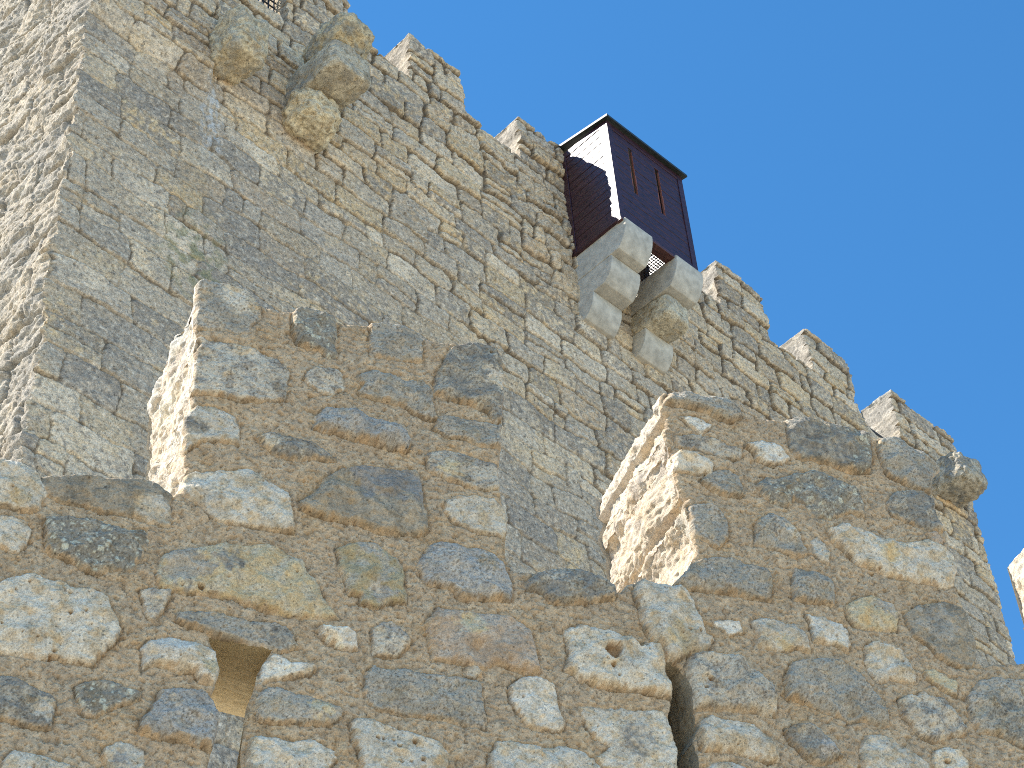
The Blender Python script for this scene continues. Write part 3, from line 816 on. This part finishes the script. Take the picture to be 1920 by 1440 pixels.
def row_bounds(i, seed):
    k = (i, seed)
    if k not in ROWS:
        q = np.random.RandomState(1000 + i * 7 + seed)
        xs = [-2. - q.uniform(0, .5)]
        hi = ZR[i] > 15.5
        while xs[-1] < 26:
            x = xs[-1]
            lo_ = (.30, .68) if (hi or x > 10) else (.38, .95)
            if q.rand() < .12: lo_ = (.14, .24)
            xs.append(x + q.uniform(*lo_))
        ROWS[k] = np.array(xs, np.float32)
    return ROWS[k]


def rough_zone(x, z):
    """1 where the facing is open-jointed and bulging, 0 where it is flush and worn smooth"""
    a = ss(-.5, .7, z - (16.6 - .42 * (x - 7.2)) + .5 * n2(x, z, .9, 3))
    t = ss(-.5, .6, z - 17.5 + .4 * n2(x, z, .7, 4))
    return .22 + a * (.46 + .32 * t)


def masonry(x, z, seed=0, side=False):
    wx = x + .042 * n2(x, z, .35, 101 + seed) + .014 * n2(x, z, .09, 102) + .006 * n2(x, z, .035, 103)
    wz = z + .060 * n2(x, z, .55, 104 + seed) + .014 * n2(x, z, .12, 105) + .006 * n2(x, z, .035, 106)
    ri = np.clip(np.searchsorted(ZR, wz) - 1, 0, len(ZR) - 2)
    z0 = ZR[ri]; z1 = ZR[ri + 1]
    x0 = np.zeros_like(wx); x1 = np.zeros_like(wx); sid = np.zeros(len(x), np.int64)
    for i in np.unique(ri):
        m = ri == i
        b = row_bounds(int(i), seed)
        k = np.clip(np.searchsorted(b, wx[m]) - 1, 0, len(b) - 2)
        x0[m] = b[k]; x1[m] = b[k + 1]; sid[m] = (i * 971 + k * 31 + seed * 77) % 4096
    # some courses split a stone into two thin ones
    rnd = np.random.RandomState(9).rand(4097, 8).astype(np.float32)
    R = rnd[sid]
    spl = R[:, 7] > .86
    zm = z0 + (z1 - z0) * (.4 + .2 * R[:, 6])
    top = spl & (wz > zm)
    sid = np.where(top, (sid * 3 + 17) % 4096, sid)
    z0 = np.where(top, zm, z0); z1 = np.where(spl & ~top, zm, z1)
    R = rnd[sid]
    dx = np.minimum(wx - x0, x1 - wx); dz = np.minimum(wz - z0, z1 - wz)
    rc = .02 + .05 * R[:, 0]
    d = np.minimum(dx, dz)
    cor = (dx < rc) & (dz < rc)
    d = np.where(cor, rc - np.hypot(rc - dx, rc - dz), d)
    rz = rough_zone(x, z) if not side else np.full(len(x), .45, np.float32)
    jw = .004 + .010 * rz * (.5 + R[:, 1])
    t = np.clip((d - jw * .6) / (.010 + .030 * rz * (.3 + R[:, 2])), 0, 1)
    dome = np.sqrt(np.clip(1 - (1 - t) ** 2, 0, 1))
    H = .012 + .034 * rz
    fx = (wx - x0) / (x1 - x0) * 2 - 1; fz = (wz - z0) / (z1 - z0) * 2 - 1
    h = H * dome + (R[:, 3] - .5) * (.010 + .034 * rz) * (t > 0) + (.003 + .015 * rz) * ((R[:, 4] - .5) * fx + (R[:, 5] - .5) * fz) * (t > 0)
    med = fb2(x, z, .11, 3, 110 + seed); fin = fb2(x, z, .035, 3, 114 + seed)
    rid = 1 - 2 * np.abs(fb2(x, z, .07, 2, 117 + seed))
    lump = ss(.0, .5, n2(x, z, 1.1, 119)) * rz
    h = h + (.005 + .004 * rz + .014 * lump) * med + .0050 * fin + .003 * rz * rid + .02 * n2(x, z, 1.3, 118)
    # colours
    cream = np.array((.52, .45, .325)); pale = np.array((.56, .51, .405)); grey = np.array((.345, .32, .27))
    yel = np.array((.50, .40, .24)); dark = np.array((.18, .175, .16)); brn = np.array((.38, .31, .22))
    pick = R[:, 6]
    base = np.where((pick < .34)[:, None], cream, np.where((pick < .56)[:, None], pale, np.where((pick < .78)[:, None], grey, np.where((pick < .93)[:, None], yel, brn))))
    base = mix(base, np.broadcast_to(cream, base.shape), .35 * rz + .1)
    base = base * (.86 + .26 * R[:, 2])[:, None]
    f1 = fb2(x, z, .30, 4, 120 + seed); f2 = fb2(x, z, .08, 4, 125 + seed)
    base = mix(base, yel, ss(.0, .5, f1) * .40)
    base = mix(base, pale, ss(.1, .55, f2) * .4)
    # grey patina, strong on the flush lower facing
    pat = ss(-.25, .35, fb2(x, z, .75, 4, 130) + .35 * f2 + (.34 - .52 * rz))
    base = mix(base, grey * (.86 + .12 * R[:, 1][:, None]), pat * (.70 - .42 * rz))
    # dark crusts on single stones, mostly along the top courses
    cr_ = (R[:, 5] > .80 - .18 * ss(17.8, 19.2, z)) * ss(-.35, .15, f2 + .4 * f1)
    base = mix(base, dark * 1.15, cr_ * .62)
    lic = ss(.25, .6, fb2(x, z, .055, 4, 135) + .3 * n2(x, z, .5, 139))
    base = mix(base, dark, lic * .62)
    base = mix(base, np.array((.62, .59, .50)), ss(.34, .62, fb2(x, z, .045, 3, 141)) * .5)
    base = mix(base, base * .55, ss(.30, .6, fin + .15 * med) * .6)
    wp, rp = worley(wx, wz, .085, 23, .35)
    base = mix(base, np.array((.13, .11, .08)), ss(.0, -.06, wp - (.03 + .13 * rp)) * .7)
    h = h - .012 * ss(.0, -.06, wp - (.03 + .13 * rp))
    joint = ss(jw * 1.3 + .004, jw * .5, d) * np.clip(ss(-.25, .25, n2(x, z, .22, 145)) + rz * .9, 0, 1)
    base = mix(base, np.array((.10, .08, .055)), joint * (.68 + .25 * rz))  # dark mortar brown, with the shade of the gaps put into the colour
    return h, base * np.array((1.46, 1.28, 1.12))


def tower_front(x, z):
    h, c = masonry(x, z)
    # the facing left of the lost brattice stands a little proud
    e = .012 * n2(x, z, .12, 150)
    st = ss(7.09, 7.03, x + e) * ss(16.35, 16.8, z + e)
    h = h + .10 * st
    # lime streak and moss below it
    stx = ss(.16, .05, np.abs(x - 7.10 - .1 * (17 - z) * .2 + .05 * n2(x, z, .18, 151)))
    lime = stx * ss(15.4, 15.9, z) * ss(16.9, 16.6, z) * ss(-.25, .3, fb2(x, z * .35, .05, 3, 152))
    c = mix(c, np.array((.62, .60, .55)), lime * .8)
    brn = ss(.28, .05, np.abs(x - 7.0)) * ss(14.4, 15.0, z) * ss(16.2, 15.6, z)
    c = mix(c, np.array((.36, .28, .18)), brn * .35)
    moss = ss(.55, .1, np.hypot(x - 7.05, (z - 14.2) * .7)) * ss(-.1, .4, fb2(x, z, .12, 3, 154))
    c = mix(c, np.array((.26, .25, .12)), moss * .7)
    return h.astype(np.float32), c.astype(np.float32)


def tower_side(x, z, dep, nx, ny):
    h = np.zeros(len(x), np.float32); c = np.zeros((len(x), 3), np.float32)
    vert = np.abs(nx) > .7
    if vert.any():
        m = vert
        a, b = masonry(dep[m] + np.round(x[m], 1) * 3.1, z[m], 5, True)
        far = x[m] < 6.0
        t = ss(0, .10, dep[m])
        rough = .034 * fb3(dep[m] * .40 + z[m] * .1, z[m] * .95, x[m], .20, 4, 161, .55) \
            + .006 * (1 - 2 * np.abs(fb3(dep[m] * .4, z[m], x[m], .06, 2, 165)))
        edge = .018 * fb2(z[m], x[m] * 0, .10, 2, 170) + .012 * fb2(z[m], x[m] * 0, .03, 2, 172)
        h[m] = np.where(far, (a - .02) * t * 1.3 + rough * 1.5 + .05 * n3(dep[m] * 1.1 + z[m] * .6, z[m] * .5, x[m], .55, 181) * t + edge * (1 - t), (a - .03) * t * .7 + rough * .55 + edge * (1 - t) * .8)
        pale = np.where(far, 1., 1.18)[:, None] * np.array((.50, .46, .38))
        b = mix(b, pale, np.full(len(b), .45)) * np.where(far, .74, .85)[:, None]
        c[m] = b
    m = ~vert
    if m.any():
        h[m] = .020 * fb3(x[m], z[m] * 0, dep[m], .20, 3, 175) + .012 * fb3(x[m], z[m] * 0, dep[m], .05, 2, 178)
        c[m] = mix(np.array((.52, .46, .35)), np.array((.30, .29, .26)), ss(-.3, .3, fb3(x[m], z[m], dep[m], .15, 3, 180)))
    return h, c


tower_poly = [(TX0, GROUND), (TX0, 21.6), (8.78, 21.6), (8.775, CREST)]
for x0, x1, zt in MER:
    if x0 == 17.95:
        tower_poly += [(17.10, CREST - .02), (17.13, 18.78), (17.93, 18.76)]
    tower_poly += [(x0, CREST if x0 < 17.9 else 18.9), (x0 - .005, zt), (x1, zt - .01)]
    if x1 < 19: tower_poly.append((x1 + .01, CREST))
tower_poly += [(TX1, 19.2), (TX1, GROUND)]
DOOR2 = [(12.10, 18.02), (13.10, 18.02), (13.10, 19.3), (12.10, 19.3)]
DOOR = [(7.56, 18.50), (7.97, 18.50), (7.97, 20.4), (7.56, 20.4)]


def tower_sdf(u, v):
    a = poly_sd(u, v, tower_poly)
    for H in (DOOR, DOOR2):
        b = poly_sd(u, v, H)
        m = -b[0] > a[0]
        a = tuple(np.where(m, -y, x) for x, y in zip(a, b))
    return a


def tower_label(u, v):
    L = np.zeros(u.shape, int)
    for i, (x0, x1, zt) in enumerate(MER):
        L[(u > x0 - .05) & (u < x1 + .05) & (v > CREST)] = i + 1
    return L


def tower_depths(u, v, nx, ny):
    g = Groups()
    left = (u < TX0 + .05)
    g.index_first = left
    g.append((left, np.concatenate([[0, .006, .013], np.arange(.024, 2.6, .014), np.arange(2.63, 5.5, .03), np.arange(5.6, 10.1, .12)])))
    g.append((~left, np.concatenate([[0, .006, .013], np.arange(.025, .44, .013), [.45]])))
    return g


tow = empty('castle_tower', (12.5, 10.2, GROUND), 'tall castle wall of weathered limestone blocks behind, topped by square merlons', 'castle')
U = grade([(TX0 - .06, 9.5, .0105, .0105), (9.5, 14.5, .0105, .012), (14.5, TX1 + .06, .012, .016)])
V = grade([(GROUND - .1, 7.2, .5, .08), (7.2, 7.6, .03, .02), (7.6, 11., .022, .0125), (11., 20.0, .0125, .0125), (20.0, 21.7, .04, .08)])
slab(U, V, tower_sdf, tower_front, tower_side, ((0, TY, 0), (1, 0, 0), (0, 0, 1), (0, 1, 0)), .45, tower_label, tower_depths,
     M_TOWER, {0: 'wall', 1: 'merlon', 2: 'merlon', 3: 'merlon', 4: 'merlon', 5: 'merlon', 6: 'merlon'}, tow, lip=.022)
# the body of the keep behind its facing
b = MB()
b.box(TX0 + .06, TX1 - .02, TY + .46, TY + 10, GROUND, 17.9)
M_CORE = plain_mat('rubble_core', (.42, .37, .28), .95, 6, .3, bump=.6, dist=.03)
b.build('core', M_CORE, tow)


# ------------------------------------------------------------------ old and new corbels
def rock(name, c, half, mat, parent, seed, power=3.5, amp=.03, rot=(0, 0, 0), n=40, tone=(.46, .40, .29), tone2=(.28, .26, .22), shear=None):
    """one weathered block: a rounded cuboid with a broken surface"""
    g = np.linspace(-1, 1, n)
    a, b = np.meshgrid(g, g, indexing='ij'); a = a.ravel(); b = b.ravel(); one = np.ones_like(a)
    V_ = []; F = []
    for ax in range(3):
        for s in (-1, 1):
            p = [None] * 3; p[ax] = one * s
            p[(ax + 1) % 3] = a; p[(ax + 2) % 3] = b
            base = sum(len(q) for q in V_)
            V_.append(np.stack(p, 1))
            i = np.arange(n * n).reshape(n, n)
            q = np.stack([i[:-1, :-1], i[1:, :-1], i[1:, 1:], i[:-1, 1:]], -1).reshape(-1, 4)
            F.append((q if s > 0 else q[:, ::-1]) + base)
    P = np.concatenate(V_); F = np.concatenate(F)
    nrm = (np.abs(P) ** power).sum(1) ** (1 / power)
    P = P / nrm[:, None]
    N = P / np.linalg.norm(P, axis=1)[:, None]
    P = P * np.array(half)
    q = P + seed * 3.3
    disp = amp * fb3(q[:, 0], q[:, 1], q[:, 2], .22, 3, seed) + amp * .35 * (1 - 2 * np.abs(fb3(q[:, 0], q[:, 1], q[:, 2], .09, 3, seed + 4)))
    P = P + N * disp[:, None]
    if shear is not None: P[:, 2] += P[:, 1] * shear
    R = np.array(Matrix.Rotation(rot[0], 3, 'X') @ Matrix.Rotation(rot[1], 3, 'Y') @ Matrix.Rotation(rot[2], 3, 'Z'))
    P = P @ R.T + np.array(c)
    f = fb3(P[:, 0], P[:, 1], P[:, 2], .14, 4, seed + 8); f2 = fb3(P[:, 0], P[:, 1], P[:, 2], .05, 3, seed + 12)
    col = mix(np.array(tone), np.array(tone2), ss(-.2, .3, f))
    col = mix(col, np.array((.50, .37, .19)), ss(.1, .5, f2) * .5)
    col = mix(col, np.array((.16, .155, .14)), ss(.25, .6, f2 - f * .5) * .6)
    col = col * np.array((1.24, 1.16, 1.02))
    return mesh_np(name, P, F, mat, parent, col)


def roll_profile(yf, zt, zb, yb=10.06):
    pts = [(yb, zt), (yf + .012, zt), (yf, zt - .015)]
    hgt = zt - zb
    ta = math.radians(58)
    for i in range(1, 12):
        t = i / 11 * ta
        pts.append((yf + .15 * (1 - math.cos(t)) / (1 - math.cos(ta)), zt - .015 - (hgt - .015) * math.sin(t) / math.sin(ta)))
    pts.append((yb, zb))
    return pts


def corbel_tier(x0, x1, yf, zt, zb, mat=M_CONC):
    b = MB(); b.prism(roll_profile(yf, zt, zb), x0, x1)
    return b.build('corbel_block', mat, tow, bevel=.008)


for (x0, x1) in ((12.0, 12.42), (12.80, 13.22)):
    corbel_tier(x0, x1, 9.205, 17.985, 17.60)
    if x0 < 12.5:
        corbel_tier(x0 + .004, x1 + .02, 9.46, 17.597, 17.27)
    corbel_tier(x0 - .01, x1 + .004, 9.76, 17.267, 16.95)
rock('corbel_block', (13.0, 9.78, 17.43), (.21, .34, .175), M_TOWER, tow, 31, 6, .022, tone=(.50, .46, .37), tone2=(.38, .36, .31))
# stumps of the lost pair on the left
rock('corbel_block', (7.20, 9.82, 17.16), (.19, .32, .31), M_TOWER, tow, 41, 5, .06, tone=(.52, .46, .34), tone2=(.36, .34, .29))
rock('corbel_block', (8.18, 9.45, 17.72), (.22, .33, .25), M_TOWER, tow, 43, 2.6, .06, tone=(.48, .42, .30), tone2=(.26, .255, .23))
rock('corbel_block', (8.20, 9.66, 17.32), (.24, .42, .20), M_TOWER, tow, 45, 10, .03, tone=(.46, .425, .35), tone2=(.32, .30, .26))
rock('corbel_block', (8.17, 9.84, 16.94), (.23, .26, .22), M_TOWER, tow, 47, 3.2, .06, tone=(.58, .52, .39), tone2=(.46, .42, .34))
rock('corbel_block', (18.62, 9.82, 18.60), (.27, .36, .22), M_TOWER, tow, 49, 6, .05, tone=(.44, .41, .35), tone2=(.24, .24, .23))
# slab in the low embrasure near the corner
b = MB(); b.box(17.12, 17.94, 9.96, 10.42, 18.765, 18.80, .01)
b.build('embrasure_slab', M_SLATE, tow)
# iron grille in the high doorway
b = MB()
for i in range(6):
    x = 7.59 + i * .068
    b.tube((x, 10.16, 18.48), (x, 10.16, 20.4), .010)
for i in range(18):
    z = 18.56 + i * .10
    b.tube((7.54, 10.175, z), (7.99, 10.175, z), .009)
b.build('door_grille', M_IRON, tow)

# ------------------------------------------------------------------ projecting watch box
BX0, BX1, BY0, BY1, BZ0, BZ1 = 11.975, 13.215, 9.25, 9.995, 18.0, 19.70
box = empty('watch_box', (12.6, 9.6, 17.99), 'dark stained timber box with two narrow slits projecting from the castle parapet', 'watch box')
th = .035


def board_wall(name, axis, a0, a1, plane, zt0, zt1, slits=(), parent=None, n=13, inward=1):
    """horizontal boards between posts, with gaps; axis 'x' = front (plane is y), 'y' = side (plane is x)"""
    mb = MB()

    def put(p0, p1, q0, q1, z0, z1, bev=.003):
        q0, q1 = min(q0, q1), max(q0, q1)
        if axis == 'x': mb.box(p0, p1, q0, q1, z0, z1, bev)
        else: mb.box(q0, q1, p0, p1, z0, z1, bev)
    o0 = plane; 
    post = .085
    put(a0, a0 + post, o0, o0 + th * inward, zt0, zt1)
    put(a1 - post, a1, o0, o0 + th * inward, zt0, zt1)
    put(a0 + post, a1 - post, o0 + .002 * inward, o0 + th * inward, zt0, zt0 + .10)
    put(a0 + post, a1 - post, o0 + .002 * inward, o0 + th * inward, zt1 - .09, zt1)
    z = zt0 + .10; hb = (zt1 - zt0 - .19) / n
    rb = random.Random(4)
    for k in range(n):
        za, zb = z + k * hb + .003, z + (k + 1) * hb - .003
        rec = .008 + rb.uniform(0, .005)
        segs = [(a0 + post, a1 - post)]
        for (s0, s1, c0, c1) in slits:
            new = []
            for (p, q) in segs:
                if za < c1 and zb > c0 and p < s0 and q > s1: new += [(p, s0), (s1, q)]
                else: new.append((p, q))
            segs = new
        for (p, q) in segs:
            put(p, q, o0 + rec * inward, o0 + (rec + .02) * inward, za, zb, .004)
    return mb.build(name, M_TIMBER, parent)


SL = [(12.300, 12.358, 18.68, 19.43), (12.735, 12.797, 18.68, 19.43)]
fp = board_wall('front_panel', 'x', BX0, BX1, BY0, BZ0, BZ1 - .01, SL, box)
for s0, s1, c0, c1 in SL:   # orange-brown linings of the slits
    b = MB()
    b.box(s1 - .002, s1 + .012, BY0 + .012, BY0 + .035, c0 - .03, c1 + .02)
    b.box(s0 - .012, s0 + .002, BY0 + .012, BY0 + .035, c0 - .03, c1 + .02)
    b.build('slit_lining', M_LINING, box)
board_wall('side_panel', 'y', BY0 + th + .001, BY1, BX0, BZ0, BZ1 + .04, (), box)
board_wall('side_panel', 'y', BY0 + th + .001, BY1, BX1, BZ0, BZ1 + .04, (), box, inward=-1)
b = MB(); b.box(BX0 - .008, BX1 + .008, BY0 - .015, BY0 + .06, BZ0 - .05, BZ0 - .002, .004)
b.box(BX0 + .42, BX0 + .83, BY0 + .061, BY0 + .12, BZ0 - .04, BZ0 - .002, .004)
b.build('bottom_beam', M_RED, box)
b = MB(); b.box(BX0 - .012, BX0 + .03, BY0 + .062, BY1, BZ0 - .03, BZ0 - .002, .004); b.build('bottom_beam', M_TIMBER, box)
# lean-to roof sheet
b = MB()
x0, x1 = BX0 - .045, BX1 + .045
pr_ = [(BY0 - .05, 19.695), (BY0 - .05, 19.73), (10.02, 19.89), (10.02, 19.855)]
b.prism(pr_, x0, x1)
b.build('roof', M_ROOF, box)
# perforated floor
b = MB()
fx0, fx1, fy0, fy1, fz = BX0 + .04, BX1 - .04, BY0 + .125, 10.0, BZ0 + .004
px_ = .034
nx_ = int((fx1 - fx0) / px_); ny_ = int((fy1 - fy0) / px_)
sx = (fx1 - fx0) / nx_; sy = (fy1 - fy0) / ny_
oct_ = [(math.cos(math.radians(22.5 + 45 * k)), math.sin(math.radians(22.5 + 45 * k))) for k in range(8)]
sq = [(1, .414), (.414, 1), (-.414, 1), (-1, .414), (-1, -.414), (-.414, -1), (.414, -1), (1, -.414)]
for i in range(nx_):
    for j in range(ny_):
        cx = fx0 + (i + .5) * sx; cy = fy0 + (j + .5) * sy; n = len(b.v)
        for (ox, oy) in sq: b.v.append((cx + ox * sx / 2, cy + oy * sy / 2, fz))
        for (ox, oy) in oct_: b.v.append((cx + ox * sx * .41, cy + oy * sx * .41, fz))
        for (ox, oy) in oct_: b.v.append((cx + ox * sx * .41, cy + oy * sx * .41, fz + .003))
        for k in range(8):
            m_ = (k + 1) % 8
            b.f.append([n + m_, n + k, n + 8 + k, n + 8 + m_])
            b.f.append([n + 8 + m_, n + 8 + k, n + 16 + k, n + 16 + m_])
        for c0, c1 in ((0, 1), (2, 3), (4, 5), (6, 7)):   # corner bits
            ox = (1, 1) if c0 == 0 else (-1, 1) if c0 == 2 else (-1, -1) if c0 == 4 else (1, -1)
            b.v.append((cx + ox[0] * sx / 2, cy + ox[1] * sy / 2, fz))
            b.f.append([n + c1, n + c0, len(b.v) - 1])
b.build('floor_grate', M_GRATE, box)

# ------------------------------------------------------------------ ground
M_BOUNCE = plain_mat('pale_bounce_paving', (.50, .45, .36), .95, 2.2, .2, bump=.5, dist=.02)
b = MB()
bp0 = FG_N * 5.64 + FG_D * -9; bp1 = FG_N * 5.64 + FG_D * 8.6
b.v = [(bp0[0], bp0[1], 3.3), (bp1[0], bp1[1], 3.3), (32, bp1[1], 3.3), (32, 9.9, 3.3), (TX0 - .1, 9.9, 3.3), (TX0 - .1, 30, 3.3), (-14, 30, 3.3), (-14, bp0[1], 3.3)]
b.f = [list(range(8))]
g = b.build('bounce_terrace', M_BOUNCE)  # unseen raised floor, added to bounce sunlight onto the soffit and tower
tag(g, kind='structure')
M_GROUND = plain_mat('pale_dry_earth', (.42, .36, .26), .95, 1.2, .25, bump=.6, dist=.03)
b = MB()
b.v = [(-900, -900, GROUND), (900, -900, GROUND), (900, 900, GROUND), (-900, 900, GROUND)]; b.f = [[0, 1, 2, 3]]
g = b.build('ground', M_GROUND)
tag(g, kind='structure')
